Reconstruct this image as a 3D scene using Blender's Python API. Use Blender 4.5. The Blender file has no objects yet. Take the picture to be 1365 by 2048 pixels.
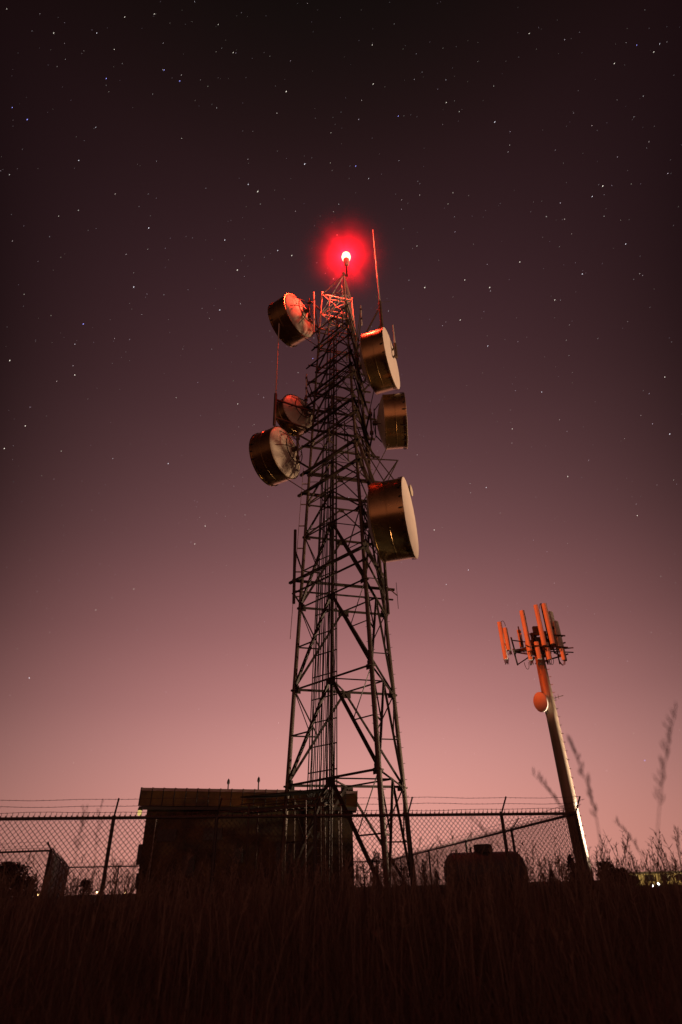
import bpy, math, random
import numpy as np
from mathutils import Vector
R = random.Random(7)
sc = bpy.context.scene
col = sc.collection
PI = math.pi

# ------------------------------------------------------------------ camera
FP, PITCH, ROLL = 1176.27, 0.567497, -0.02888
def ray(px, py):
    """direction through a pixel of the 1365x2048 photograph, camera at the origin looking along +Y"""
    dx, dy = px - 682.5, py - 1024
    c, s = math.cos(ROLL), math.sin(ROLL)
    u = c*dx + s*dy; v = -s*dx + c*dy
    xc, yc = u/FP, -v/FP
    return Vector((xc, math.cos(PITCH) - yc*math.sin(PITCH), math.sin(PITCH) + yc*math.cos(PITCH)))
def aty(px, py, y): r = ray(px, py); return r*(y/r.y)
def atz(px, py, z): r = ray(px, py); return r*(z/r.z)

cam_d = bpy.data.cameras.new('camera'); cam = bpy.data.objects.new('camera', cam_d); col.objects.link(cam)
cam_d.sensor_fit = 'VERTICAL'; cam_d.sensor_height = 36; cam_d.lens = FP/2048*36
cam_d.clip_start = 0.05; cam_d.clip_end = 12000
from mathutils import Matrix
cam.matrix_world = Matrix.Rotation(PI/2 + PITCH, 4, 'X') @ Matrix.Rotation(ROLL, 4, 'Z').inverted().inverted()
# sign of the roll is settled against the photograph: the horizon rises to the right
cam.matrix_world = Matrix.Rotation(PI/2 + PITCH, 4, 'X') @ Matrix.Rotation(ROLL, 4, 'Z')
sc.camera = cam
cam_d.dof.use_dof = True; cam_d.dof.focus_distance = 32; cam_d.dof.aperture_fstop = 1.1

# ------------------------------------------------------------------ materials
def new_mat(name):
    m = bpy.data.materials.new(name); m.use_nodes = True
    return m, m.node_tree.nodes, m.node_tree.links
def surf(name, c, rough=.6, metal=0, var=.25, scale=6, c2=None, bump=0, stretch=(1,1,1), spec=.5):
    m, N, L = new_mat(name); b = N['Principled BSDF']
    b.inputs['Roughness'].default_value = rough; b.inputs['Metallic'].default_value = metal
    b.inputs['Specular IOR Level'].default_value = spec
    tc = N.new('ShaderNodeTexCoord'); mp = N.new('ShaderNodeMapping'); mp.inputs['Scale'].default_value = stretch
    no = N.new('ShaderNodeTexNoise'); no.inputs['Scale'].default_value = scale; no.inputs['Detail'].default_value = 6
    no.inputs['Roughness'].default_value = .65
    cr = N.new('ShaderNodeValToRGB')
    d = c2 or tuple(x*(1-var) for x in c)
    cr.color_ramp.elements[0].position = .35; cr.color_ramp.elements[0].color = (*d, 1)
    cr.color_ramp.elements[1].position = .68; cr.color_ramp.elements[1].color = (*c, 1)
    L.new(tc.outputs['Object'], mp.inputs[0]); L.new(mp.outputs[0], no.inputs['Vector'])
    L.new(no.outputs['Fac'], cr.inputs[0]); L.new(cr.outputs[0], b.inputs['Base Color'])
    mr = N.new('ShaderNodeMapRange'); mr.inputs['To Min'].default_value = max(.05, rough-.12); mr.inputs['To Max'].default_value = min(1, rough+.15)
    L.new(no.outputs['Fac'], mr.inputs['Value']); L.new(mr.outputs[0], b.inputs['Roughness'])
    if bump:
        bp = N.new('ShaderNodeBump'); bp.inputs['Strength'].default_value = bump; bp.inputs['Distance'].default_value = .02
        L.new(no.outputs['Fac'], bp.inputs['Height']); L.new(bp.outputs[0], b.inputs['Normal'])
    return m
def glow(name, c, s, sample=False):
    m, N, L = new_mat(name); N.remove(N['Principled BSDF'])
    e = N.new('ShaderNodeEmission'); e.inputs[0].default_value = (*c, 1); e.inputs[1].default_value = s
    L.new(e.outputs[0], N['Material Output'].inputs[0])
    if not sample: m.cycles.emission_sampling = 'NONE'
    return m
M = dict(
 steel=surf('galvanised_steel', (.145,.098,.068), .5, .35, .4, 3, (.085,.055,.038)),
 steel_dark=surf('weathered_steel', (.078,.05,.034), .6, .3, .4, 4),
 shroud=surf('brushed_shroud', (.44,.29,.125), .24, .9, .2, .8, (.34,.215,.09)),
 radome=surf('radome_fabric', (.74,.64,.56), .75, 0, .1, 2),
 reflector=surf('reflector_back', (.70,.62,.50), .5, .1, .2, 2.5, (.55,.47,.36)),
 beacon_lit=surf('beacon_lit_steel', (.55,.44,.36), .5, .1, .3, 4),  # tower-top steel, colour lightened to bring out the red beacon light
 rubber=surf('black_clip', (.03,.025,.02), .7),
 cable=surf('coax_jacket', (.045,.035,.03), .45, 0, .3, 5),
 whip=surf('fibreglass_whip', (.62,.52,.42), .5, 0, .15, 5),
 panel=surf('panel_radome', (.66,.60,.50), .5, 0, .12, 2),
 pole=surf('galvanised_monopole', (.36,.25,.17), .5, .1, .25, 1.2, (.25,.17,.115), stretch=(3,3,.4)),
 fence=surf('fence_steel', (.10,.08,.07), .6, .3, .3, 5),
 wire=surf('fence_wire', (.16,.12,.11), .55, .4, .3, 5),
 slat=surf('fence_slat', (.10,.08,.06), .7, 0, .4, 5, stretch=(1,1,.3)),
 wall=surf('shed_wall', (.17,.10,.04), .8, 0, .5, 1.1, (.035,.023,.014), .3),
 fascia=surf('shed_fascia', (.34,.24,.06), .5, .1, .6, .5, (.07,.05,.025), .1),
 trim=surf('shed_trim', (.07,.055,.045), .6),
 seam=surf('roof_seam', (.42,.33,.28), .45, .4, .2, 3),
 tank=surf('tank_paint', (.12,.115,.11), .5, 0, .2, 3, (.085,.08,.078)),
 dome=surf('tank_dome', (.06,.05,.045), .6),
 concrete=surf('concrete', (.25,.22,.19), .9, 0, .3, 5, None, .3),
 bark=surf('bark', (.05,.035,.025), .9, 0, .4, 12),
 dirt=surf('dirt', (.07,.048,.034), .95, 0, .5, .6, None, .5),
 bwall=surf('warm_wall', (.62,.52,.30), .8, 0, .2, .3),
 broof=surf('dark_roof', (.05,.045,.04), .7),
 window=surf('window_glass', (.03,.03,.035), .1),
)
def leaf_mat(name, c):
    m, N, L = new_mat(name); b = N['Principled BSDF']; b.inputs['Roughness'].default_value = .8
    b.inputs['Specular IOR Level'].default_value = .2
    at = N.new('ShaderNodeAttribute'); at.attribute_name = 'tint'
    cr = N.new('ShaderNodeValToRGB')
    cr.color_ramp.elements[0].color = (*[x*.45 for x in c], 1); cr.color_ramp.elements[1].color = (*[x*1.5 for x in c], 1)
    L.new(at.outputs['Fac'], cr.inputs[0]); L.new(cr.outputs[0], b.inputs['Base Color'])
    return m
M['leaf'] = leaf_mat('foliage', (.030,.026,.014))
M['grass'] = leaf_mat('dry_grass', (.22,.155,.115))

# ------------------------------------------------------------------ mesh helper
class MB:
    def __init__(s): s.v = []; s.f = []; s.t = []
    def frame(s, d):
        d = d.normalized(); a = Vector((0,0,1)) if abs(d.z) < .95 else Vector((0,1,0))
        u = d.cross(a).normalized(); return u, u.cross(d).normalized()
    def tube(s, p, q, r, n=8, r2=None):
        p, q = Vector(p), Vector(q); u, w = s.frame(q-p); r2 = r if r2 is None else r2; b = len(s.v)
        for c, rr in ((p, r), (q, r2)):
            for i in range(n):
                a = 2*PI*i/n; s.v.append(c + (u*math.cos(a) + w*math.sin(a))*rr)
        for i in range(n):
            j = (i+1) % n; s.f.append((b+i, b+j, b+n+j, b+n+i))
        s.f.append(tuple(range(b+n-1, b-1, -1))); s.f.append(tuple(range(b+n, b+2*n)))
        return s
    def path(s, pts, r, n=6):
        pts = [Vector(p) for p in pts]; b = len(s.v)
        for k, p in enumerate(pts):
            d = pts[min(k+1, len(pts)-1)] - pts[max(k-1, 0)]; u, w = s.frame(d)
            rr = r if not isinstance(r, (list, tuple)) else r[k]
            for i in range(n):
                a = 2*PI*i/n; s.v.append(p + (u*math.cos(a) + w*math.sin(a))*rr)
        for k in range(len(pts)-1):
            o = b + k*n
            for i in range(n):
                j = (i+1) % n; s.f.append((o+i, o+j, o+n+j, o+n+i))
        s.f.append(tuple(range(b+n-1, b-1, -1))); e = b+(len(pts)-1)*n; s.f.append(tuple(range(e, e+n)))
        return s
    def bar(s, p, q, w, h, up=None):
        p, q = Vector(p), Vector(q); d = (q-p).normalized()
        up = Vector(up) if up else (Vector((0,0,1)) if abs(d.z) < .95 else Vector((0,1,0)))
        u = d.cross(up).normalized(); x = u.cross(d).normalized(); b = len(s.v)
        for c in (p, q):
            for a, e in ((-1,-1), (1,-1), (1,1), (-1,1)): s.v.append(c + u*(a*w/2) + x*(e*h/2))
        for f in ((0,1,5,4), (1,2,6,5), (2,3,7,6), (3,0,4,7), (3,2,1,0), (4,5,6,7)): s.f.append(tuple(b+i for i in f))
        return s
    def angle(s, p, q, a, t=.012, up=None):
        """steel angle section: two thin flanges"""
        p, q = Vector(p), Vector(q); d = (q-p).normalized()
        up = Vector(up) if up else (Vector((0,0,1)) if abs(d.z) < .9 else Vector((0,1,0)))
        u = d.cross(up).normalized(); x = u.cross(d).normalized()
        s.bar(p, q, a, t, x); s.bar(p + x*(a/2) - u*(a/2), q + x*(a/2) - u*(a/2), t, a, x)
        return s
    def box(s, c, z): return s.bar(Vector(c) - Vector((0, 0, z[2]/2)), Vector(c) + Vector((0, 0, z[2]/2)), z[0], z[1], (0,1,0))
    def lathe(s, base, axis, prof, n=40, closed=False):
        base, axis = Vector(base), Vector(axis).normalized(); u, w = s.frame(axis); b = len(s.v); m = len(prof)
        for t, r in prof:
            for i in range(n):
                a = 2*PI*i/n; s.v.append(base + axis*t + (u*math.cos(a) + w*math.sin(a))*max(r, 1e-4))
        for k in range(m if closed else m-1):
            o = b + k*n; o2 = b + ((k+1) % m)*n
            for i in range(n):
                j = (i+1) % n; s.f.append((o+i, o+j, o2+j, o2+i))
        return s
    def second(s, other, mat):
        b = len(s.v); s.m2 = (len(s.f), mat); s.v += other.v; s.f += [tuple(i+b for i in f) for f in other.f]; return s
    def build(s, name, mat, parent=None, smooth=False, tint=None):
        me = bpy.data.meshes.new(name)
        org = Vector((0,0,0)); p = parent
        while p is not None: org += p.location; p = p.parent
        if parent is None and s.v:
            pass
        me.from_pydata([tuple(Vector(x) - org) for x in s.v], [], s.f)
        me.materials.append(mat)
        if getattr(s, 'm2', None):
            me.materials.append(s.m2[1]); me.polygons.foreach_set('material_index', [0]*s.m2[0] + [1]*(len(s.f)-s.m2[0]))
        me.validate(); me.update()
        if smooth:
            me.polygons.foreach_set('use_smooth', [True]*len(me.polygons))
            try: me.set_sharp_from_angle(angle=math.radians(38))
            except Exception: pass
        if tint is not None:
            at = me.attributes.new('tint', 'FLOAT', 'POINT'); at.data.foreach_set('value', tint)
        o = bpy.data.objects.new(name, me); col.objects.link(o)
        if parent: o.parent = parent
        return o
def tag(o, label=None, cat=None, group=None, kind=None):
    if label: o['label'] = label
    if cat: o['category'] = cat
    if group: o['group'] = group
    if kind: o['kind'] = kind
    return o
def thing(name, loc, label, cat, group=None):
    o = bpy.data.objects.new(name, None); o.empty_display_size = .3; col.objects.link(o); o.location = loc
    return tag(o, label, cat, group)
def mesh_np(name, V, F4, mat, tint=None, F3=None):
    me = bpy.data.meshes.new(name); nv = len(V); me.vertices.add(nv); me.vertices.foreach_set('co', V.astype(np.float32).ravel())
    loops = F4.ravel(); n4 = len(F4); me.loops.add(len(loops)); me.loops.foreach_set('vertex_index', loops.astype(np.int32))
    k = F4.shape[1]; me.polygons.add(n4); me.polygons.foreach_set('loop_start', (np.arange(n4)*k).astype(np.int32))
    me.update(calc_edges=True); me.validate(); me.materials.append(mat)
    if tint is not None:
        at = me.attributes.new('tint', 'FLOAT', 'POINT'); at.data.foreach_set('value', tint.astype(np.float32))
    o = bpy.data.objects.new(name, me); col.objects.link(o); return o

# ------------------------------------------------------------------ world: night sky lit by a town's glow beyond the horizon
w = bpy.data.worlds.new('World'); sc.world = w; w.use_nodes = True
N, L = w.node_tree.nodes, w.node_tree.links
bg = N['Background']
tc = N.new('ShaderNodeTexCoord'); sx = N.new('ShaderNodeSeparateXYZ'); L.new(tc.outputs['Generated'], sx.inputs[0])
def math_n(op, a, b=None, c=None):
    n = N.new('ShaderNodeMath'); n.operation = op
    for i, x in enumerate((a, b, c)):
        if x is None: continue
        if isinstance(x, (int, float)): n.inputs[i].default_value = x
        else: L.new(x, n.inputs[i])
    return n.outputs[0]
elev = math_n('ARCSINE', sx.outputs['Z'])
en = math_n('DIVIDE', elev, PI/2)                       # 0 at the horizon, 1 overhead
ramp = N.new('ShaderNodeValToRGB'); ramp.color_ramp.interpolation = 'B_SPLINE'
def s2l(c): return tuple(((x/255+.055)/1.055)**2.4 if x > 10 else x/255/12.92 for x in c)
stops = [(-3,(226,152,140)), (0,(232,156,138)), (5,(226,155,143)), (9.5,(212,148,141)), (14,(191,130,127)), (20.5,(160,106,106)), (28.8,(122,81,83)), (38.5,(90,58,61)),
         (46,(74,46,50)), (54,(59,36,40)), (62,(43,25,27)), (68,(30,18,18)), (74,(19,13,12)), (84,(12,10,9))]
el = ramp.color_ramp.elements
for i, (d, c) in enumerate(stops):
    p = max(0, min(1, (d/90 + .1)/1.1))
    e = el[i] if i < 2 else el.new(p)
    e.position = p; e.color = (*s2l(c), 1)
fac = math_n('DIVIDE', math_n('ADD', en, .1), 1.1); L.new(fac, ramp.inputs[0])
lat = math_n('SUBTRACT', sx.outputs['X'], .01)
kz = math_n('MULTIPLY_ADD', sx.outputs['Z'], 2.2, 1.8)
latf = math_n('SUBTRACT', 1.0, math_n('MULTIPLY', math_n('MULTIPLY', lat, lat), kz))
back = N.new('ShaderNodeMapRange'); back.interpolation_type = 'SMOOTHSTEP'
L.new(sx.outputs['Y'], back.inputs[0]); back.inputs[1].default_value = -.35; back.inputs[2].default_value = .6; back.inputs[3].default_value = .75; back.inputs[4].default_value = 1
nz = N.new('ShaderNodeTexNoise'); nz.inputs['Scale'].default_value = 1.6; nz.inputs['Detail'].default_value = 3; L.new(tc.outputs['Generated'], nz.inputs['Vector'])
nzf = math_n('MULTIPLY_ADD', nz.outputs['Fac'], .02, .99)
tot = math_n('MULTIPLY', math_n('MULTIPLY', math_n('MAXIMUM', latf, .12), back.outputs[0]), nzf)
mxc = N.new('ShaderNodeMix'); mxc.data_type = 'RGBA'; mxc.blend_type = 'MULTIPLY'
bf = N.new('ShaderNodeMapRange'); L.new(sx.outputs['Y'], bf.inputs[0]); bf.inputs[1].default_value = .3; bf.inputs[2].default_value = -.3
L.new(bf.outputs[0], mxc.inputs[0]); L.new(ramp.outputs[0], mxc.inputs[6]); mxc.inputs[7].default_value = (1,.9,.75,1)
L.new(mxc.outputs[2], bg.inputs[0]); L.new(tot, bg.inputs[1])

# stars: short trails far out, bright ones where the photograph has them
sm, SN, SL = new_mat('starlight'); SN.remove(SN['Principled BSDF'])
se = SN.new('ShaderNodeEmission'); sa = SN.new('ShaderNodeAttribute'); sa.attribute_name = 'shine'
sd_t = SN.new('ShaderNodeBsdfTransparent'); sd_a = SN.new('ShaderNodeAddShader'); SL.new(sa.outputs['Color'], se.inputs[0]); SL.new(se.outputs[0], sd_a.inputs[0]); SL.new(sd_t.outputs[0], sd_a.inputs[1]); SL.new(sd_a.outputs[0], SN['Material Output'].inputs[0]); sm.cycles.emission_sampling = 'NONE'
bright = [(213,157,1),(25,215,1),(55,239,1),(437,49,0),(467,105,0),(250,34,0),(309,28,0),(14,18,0),(573,183,0),(497,369,0),(516,383,0),(450,480,0),(556,501,0),(584,511,0),
 (229,99,0),(108,66,0),(194,66,0),(360,162,1),(167,648,1),(797,232,1),(893,205,0),(747,168,0),(1274,90,1),(1308,104,0),(1320,88,0),(1229,127,0),(1059,67,0),(610,328,0),(712,332,1),
 (1206,372,0),(1185,393,0),(1040,524,0),(1252,488,0),(20,721,0),(9,897,0),(51,852,0),(150,750,0),(268,574,0),(298,456,0),(158,321,0),(337,927,0),(475,540,0),(440,620,0),(476,808,0),
 (1330,754,0),(1084,784,0),(1025,858,0),(976,692,0),(930,560,0),(1165,548,0),(1340,868,0),(1275,1031,0),(1290,1521,1),(59,1356,0),(268,1178,0),(192,1220,0),(411,1052,0),(390,1088,0),
 (1136,953,0),(973,975,0),(869,1060,0),(937,1140,0),(893,1169,0),(990,244,0),(980,575,0),(1110,600,0),(850,575,0),(921,640,0),(626,717,1),(329,140,1),(745,90,0)]
sv, sf, scol = [], [], []
def star(px, py, size, c):
    D = 6000.; d = ray(px, py).normalized()
    ln = 1.0 + .9*max(0, (1500-py)/1500)                                  # trails grow overhead
    e = (ray(px+2.2, py-3.6).normalized() - d).normalized(); n = d.cross(e)
    k = size*D/FP*.9*d.y/max(.5, d.y); b = len(sv); c0 = d*D
    for q in (e*k*ln, -e*k*ln, n*k*.62, -n*k*.62, d*k*.6, -d*k*.6): sv.append(c0+q); scol.append((*c, 1))
    for t in ((0,2,4),(2,1,4),(1,3,4),(3,0,4),(2,0,5),(1,2,5),(3,1,5),(0,3,5)): sf.append(tuple(b+i for i in t))
for x, y, blue in bright:
    s = R.uniform(.78, 1.12); star(x, y, s, (.35,.35,1.1) if blue else (.75,.68,.58) if R.random() < .6 else (.6,.58,.65))
for i in range(1900):
    x, y = R.uniform(-500, 1865), R.uniform(-250, 1560)
    q = R.random()**4.5; fade = 1 - .55*max(0, y-700)/900
    b = (.05+.40*q)*fade; star(x, y, R.uniform(.55, .85), (b*1.05, b*R.uniform(.8,1), b*R.uniform(.75,1.1)))
me = bpy.data.meshes.new('stars'); me.from_pydata([tuple(v) for v in sv], [], sf); me.materials.append(sm)
ca = me.color_attributes.new('shine', 'FLOAT_COLOR', 'POINT'); ca.data.foreach_set('color', [x for c in scol for x in c])
so = bpy.data.objects.new('stars', me); col.objects.link(so)
tag(so, 'white and bluish stars as short trails all over the night sky', 'stars', kind='stuff')

# ------------------------------------------------------------------ ground
G0 = -.65
def gz(x, y):
    if y > 14: z = G0
    elif y < 1: z = -1.25
    else:
        t = (y-1)/13; t = t*t*(3-2*t); z = -1.25 + .60*t
    z += .05*math.sin(x*.9+1)*math.sin(y*.7) + .04*math.sin(x*2.1+y*1.3)
    if y > 70: z -= (y-70)*.012
    return z
gx = sorted(set([-2500,-1200,-600,-300,-150,-90,-60] + [i*1.0 for i in range(-45,46)] + [60,90,150,300,600,1200,2500]))
gy = sorted(set([-60,-30,-15,-8] + [i*.8 for i in range(-5,62)] + [55,62,70,80,100,140,220,400,800,1600,4000]))
mb = MB()
for y in gy:
    for x in gx:
        z = gz(x, y) if y < 220 else G0 - 150*.012
        mb.v.append(Vector((x, y, z)))
nx = len(gx)
for j in range(len(gy)-1):
    for i in range(nx-1): a = j*nx+i; mb.f.append((a, a+1, a+nx+1, a+nx))
g = mb.build('ground', M['dirt'], smooth=True); tag(g, kind='structure')

# grass: one mass of dry blades and seed stems
rng = np.random.default_rng(3)
def blades(n, ylo, yhi, h0, h1, wd, seg=3, pow_=1.0, name='grass', xlim=.78, lean=.35):
    y = ylo + (yhi-ylo)*rng.random(n)**pow_; x = (rng.random(n)*2-1)*(y*xlim+1.2)
    keep = np.ones(n, bool)
    keep &= ~((x > -10.4) & (x < .6) & (y > 31.6))
    x, y = x[keep], y[keep]; n = len(x)
    clump = .5+.5*np.sin(x*1.7+np.sin(y*1.1)*2)*np.sin(y*1.3+1.0+np.sin(x*.8))
    z = np.array([gz(a, b) for a, b in zip(x, y)])
    h = (h0 + (h1-h0)*rng.random(n)**1.7)*(.45+.7*clump)
    a = rng.random(n)*2*PI; la = rng.random(n)*2*PI; ln = lean*rng.random(n)*h
    wv = wd*(.6+.8*rng.random(n))*(1+y/14)
    t = np.linspace(0, 1, seg+1); V = np.zeros((n, (seg+1)*2, 3))
    for k, tt in enumerate(t):
        cx = x + np.cos(la)*ln*tt**2; cy = y + np.sin(la)*ln*tt**2; cz = z + h*tt*(1-.12*tt*ln/h)
        ww = wv*(1-.85*tt)*.5
        V[:, 2*k] = np.stack([cx-np.cos(a)*ww, cy-np.sin(a)*ww, cz], 1); V[:, 2*k+1] = np.stack([cx+np.cos(a)*ww, cy+np.sin(a)*ww, cz], 1)
    m = (seg+1)*2; base = (np.arange(n)*m)[:, None]
    F = np.concatenate([base + np.array([[2*k, 2*k+1, 2*k+3, 2*k+2]]) for k in range(seg)], 0)
    tint = np.repeat(np.clip(rng.random(n)*.8*(.5+clump*.7), 0, 1), m)
    return V.reshape(-1, 3), F, tint
def merge(parts):
    Vs, Fs, Ts, o = [], [], [], 0
    for V, F, T in parts: Vs.append(V); Fs.append(F+o); Ts.append(T); o += len(V)
    return np.concatenate(Vs), np.concatenate(Fs), np.concatenate(Ts)
def stems(n, ylo, yhi, h0, h1, xlim=.75):
    """thin stalks with a ragged seed head of short chaff blades"""
    Vs, Fs, Ts = [], [], []; o = 0
    for i in range(n):
        y = R.uniform(ylo, yhi); x = R.uniform(-1, 1)*(y*xlim+1)
        if -10.4 < x < .6 and y > 31.5: continue
        z = gz(x, y); h = R.uniform(h0, h1); la = R.uniform(-.5, PI*.9); ln = R.uniform(.05, .35)*h; wv = .004*(1+y/12)
        tint = R.uniform(.2, .9); ax, ay = math.cos(la), math.sin(la)*.5
        P = [(x+ax*ln*t*t, y+ay*ln*t*t, z+h*t) for t in (0,.35,.7,1)]
        for k in range(3):
            p, q = P[k], P[k+1]; w0, w1 = wv*(1-.25*k), wv*(1-.25*(k+1))
            Vs += [(p[0]-w0,p[1],p[2]), (p[0]+w0,p[1],p[2]), (q[0]+w1,q[1],q[2]), (q[0]-w1,q[1],q[2])]; Fs.append((o,o+1,o+2,o+3)); Ts += [tint]*4; o += 4
        for k in range(R.randint(5, 12)):
            t = R.uniform(.72, 1.0); c = (x+ax*ln*t*t, y+ay*ln*t*t, z+h*t); an = R.uniform(-1.1, 1.1); l = R.uniform(.02, .06)*(1+y/25); w2 = .003*(1+y/14)
            dx, dz = math.sin(an)*l, abs(math.cos(an))*l; dy = R.uniform(-1,1)*l*.5
            Vs += [(c[0]-w2,c[1],c[2]), (c[0]+w2,c[1],c[2]), (c[0]+dx+w2,c[1]+dy,c[2]+dz), (c[0]+dx-w2*.2,c[1]+dy,c[2]+dz)]; Fs.append((o,o+1,o+2,o+3)); Ts += [tint]*4; o += 4
    return np.array(Vs), np.array(Fs), np.array(Ts)
def tufts(n):
    out = []
    for i in range(n):
        cy = R.uniform(6.5, 20); cx = R.uniform(-1,1)*(cy*.74+1); V, F, T = blades(R.randint(25, 60), cy, cy+.01, .45, R.uniform(.75, 1.4), .0055, lean=1.1, xlim=0)
        k = 8; m = V.reshape(-1, k, 3); sh = np.zeros_like(m); rad = R.uniform(.06, .22); a = rng.random(len(m))*2*PI; q = rng.random(len(m))**.5*rad
        sh[:, :, 0] = (cx - m[:, 0, 0] + np.cos(a)*q)[:, None]; sh[:, :, 1] = (np.sin(a)*q)[:, None]; sh[:, :, 2] = gz(cx, cy) - m[:, 0, 2][:, None]
        out.append(((m+sh).reshape(-1, 3), F, T*R.uniform(.3, 1.3)))
    return out
parts = tufts(420) + [blades(26000, 2.2, 9, .35, .95, .006, lean=.8), blades(36000, 7, 17, .30, .85, .006, lean=.7), blades(5000, 7, 19, .7, 1.25, .005, lean=.5), blades(16000, 15, 34, .25, .75, .006, lean=.6),
         stems(420, 5.5, 11, .75, 1.08), stems(150, 6, 12, 1.05, 1.42), stems(900, 10, 20, .6, 1.1), stems(260, 12, 20, .95, 1.5), stems(500, 18, 30, .6, 1.5)]
V, F, T = merge(parts)
go = mesh_np('grass', V, F, M['grass'], T); tag(go, 'tall dry grass and seed stalks covering the dark foreground slope', 'grass', kind='stuff')

# tall stalks that stand singly against the sky, close to the camera
def stalk(name, tip, base, y, label, heads=26, r=.0035, lean_y=.0, spread=.035, group='tall grass stalks against the sky'):
    y *= .8; r *= .8; spread *= .6
    tp, bp = aty(*tip, y), aty(*base, y+lean_y); mp = aty(tip[0]*.38+base[0]*.62+(base[0]-tip[0])*.10, (tip[1]+base[1])/2, y)
    g0 = Vector((bp.x+(bp.x-mp.x)*.25, bp.y, gz(bp.x, bp.y)))
    root = thing(name, g0, label, 'grass stalk', group); mb = MB(); pts = []
    for k in range(13):
        t = k/12
        if t < .35: q = t/.35; pts.append(g0.lerp(bp, q))
        else: q = (t-.35)/.65; pts.append(bp*(1-q)*(1-q) + (mp*2-(bp+tp)*.5)*2*q*(1-q) + tp*q*q)
    def curve(t):
        t = min(.9999, max(0, t))*12; i = int(t); return pts[i].lerp(pts[i+1], t-i)
    mb.path(pts, [r*(1-.7*k/12) for k in range(13)], 5); mb.build('stem', M['grass'], root, tint=[.5]*len(mb.v))
    hb = MB()
    for k in range(heads):
        t = .58 + .42*k/heads; c = curve(t)
        q = c + Vector((R.uniform(-1,1)*spread, R.uniform(-1,1)*spread, R.uniform(.01, spread*1.3)))
        hb.bar(c, q, r*1.1, r*1.1); hb.tube(q, q+(q-c)*.5+Vector((0,0,.012)), r*1.4, 5, r*.3)
    hb.build('seed_head', M['grass'], root, tint=[.6]*len(hb.v)); return root
stalk('grass_stalk', (1352,1418), (1314,1715), 2.6, 'tall blurred stalk with knotted seed clusters, rightmost and highest against the sky', 26, .0024, 0, .022)
stalk('grass_stalk', (1136,1478), (1203,1720), 3.2, 'long curved stalk leaning left across the sky beside the corner of the fence', 22, .0035, 0, .022)
stalk('grass_stalk', (1064,1546), (1148,1690), 3.4, 'blurred leaning stalk seen through the fence, just above the tank and pole', 16, .0035, 0, .02)
stalk('grass_stalk', (1226,1640), (1290,1740), 4.2, 'thin stalk bent left between the monopole base and the lit building', 12, .003, 0, .02)
stalk('grass_stalk', (1352,1655), (1362,1745), 5.0, 'short drooping stalk at the picture edge over the lit far building', 14, .003, 0, .03)
stalk('grass_stalk', (930,1630), (985,1700), 4.5, 'faint stalk crossing the chain link directly over the black tank lid', 10, .003, 0, .02)
stalk('grass_stalk', (175,1615), (150,1745), 4.2, 'blurred upright stalk in front of the left fence, left of its post', 14, .003, 0, .03)
stalk('grass_stalk', (205,1600), (190,1740), 5.0, 'thin upright stalk reaching the barbed wire beside the left fence post', 10, .003, 0, .025)

# ------------------------------------------------------------------ lattice tower
H = 4.57; Z1 = 4.1345; CX, CY, AZ = .363, 30.075, .27319
def lz(lev): return Z1 + H*(lev-1)
def side(lev): return 5.92476 - (5.92476-5.04934)*(lev-1)/2
def leg_pt(k, lev):
    t = math.radians({'B': -90, 'C': 30, 'A': 150}[k]) + AZ; r = side(lev)/math.sqrt(3)
    return Vector((CX + r*math.cos(t), CY + r*math.sin(t), lz(lev)))
L0 = 1 - (Z1-G0)/H
tower = thing('lattice_tower', (CX, CY, G0), 'tall dark triangular steel lattice tower carrying big drum dishes and a red beacon', 'tower')
TOP = 8.93
for k in 'ABC':
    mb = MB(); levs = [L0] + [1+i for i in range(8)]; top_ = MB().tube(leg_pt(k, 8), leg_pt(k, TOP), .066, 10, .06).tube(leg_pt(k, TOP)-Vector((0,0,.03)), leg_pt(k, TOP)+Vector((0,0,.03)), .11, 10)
    for a, b in zip(levs, levs[1:]):
        ra, rb = .125-.0075*max(a, 0), .125-.0075*b
        mb.tube(leg_pt(k, a), leg_pt(k, b), ra, 10, rb)
        mb.tube(leg_pt(k, b)-Vector((0,0,.03)), leg_pt(k, b)+Vector((0,0,.03)), rb*1.75, 10)
    mb.tube(leg_pt(k, L0), leg_pt(k, L0)+Vector((0,0,.12)), .3, 10)
    if k in 'BC':
        sb = mb; i = 0; z = .6
        out = (leg_pt(k, 2)-Vector((CX, CY, lz(2)))).normalized()
        tn = Vector((0,0,1)).cross(out)
        while L0 + z/H < 8.6:
            p = leg_pt(k, L0+z/H); d = (out*.5 + tn*(1 if i % 2 else -1)).normalized(); sb.tube(p, p+d*.22, .012, 5); z += .38; i += 1
    mb.second(top_, M['beacon_lit']).build('leg', M['steel'], tower, True)
faces = [('A','B'), ('B','C'), ('C','A')]
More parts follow.
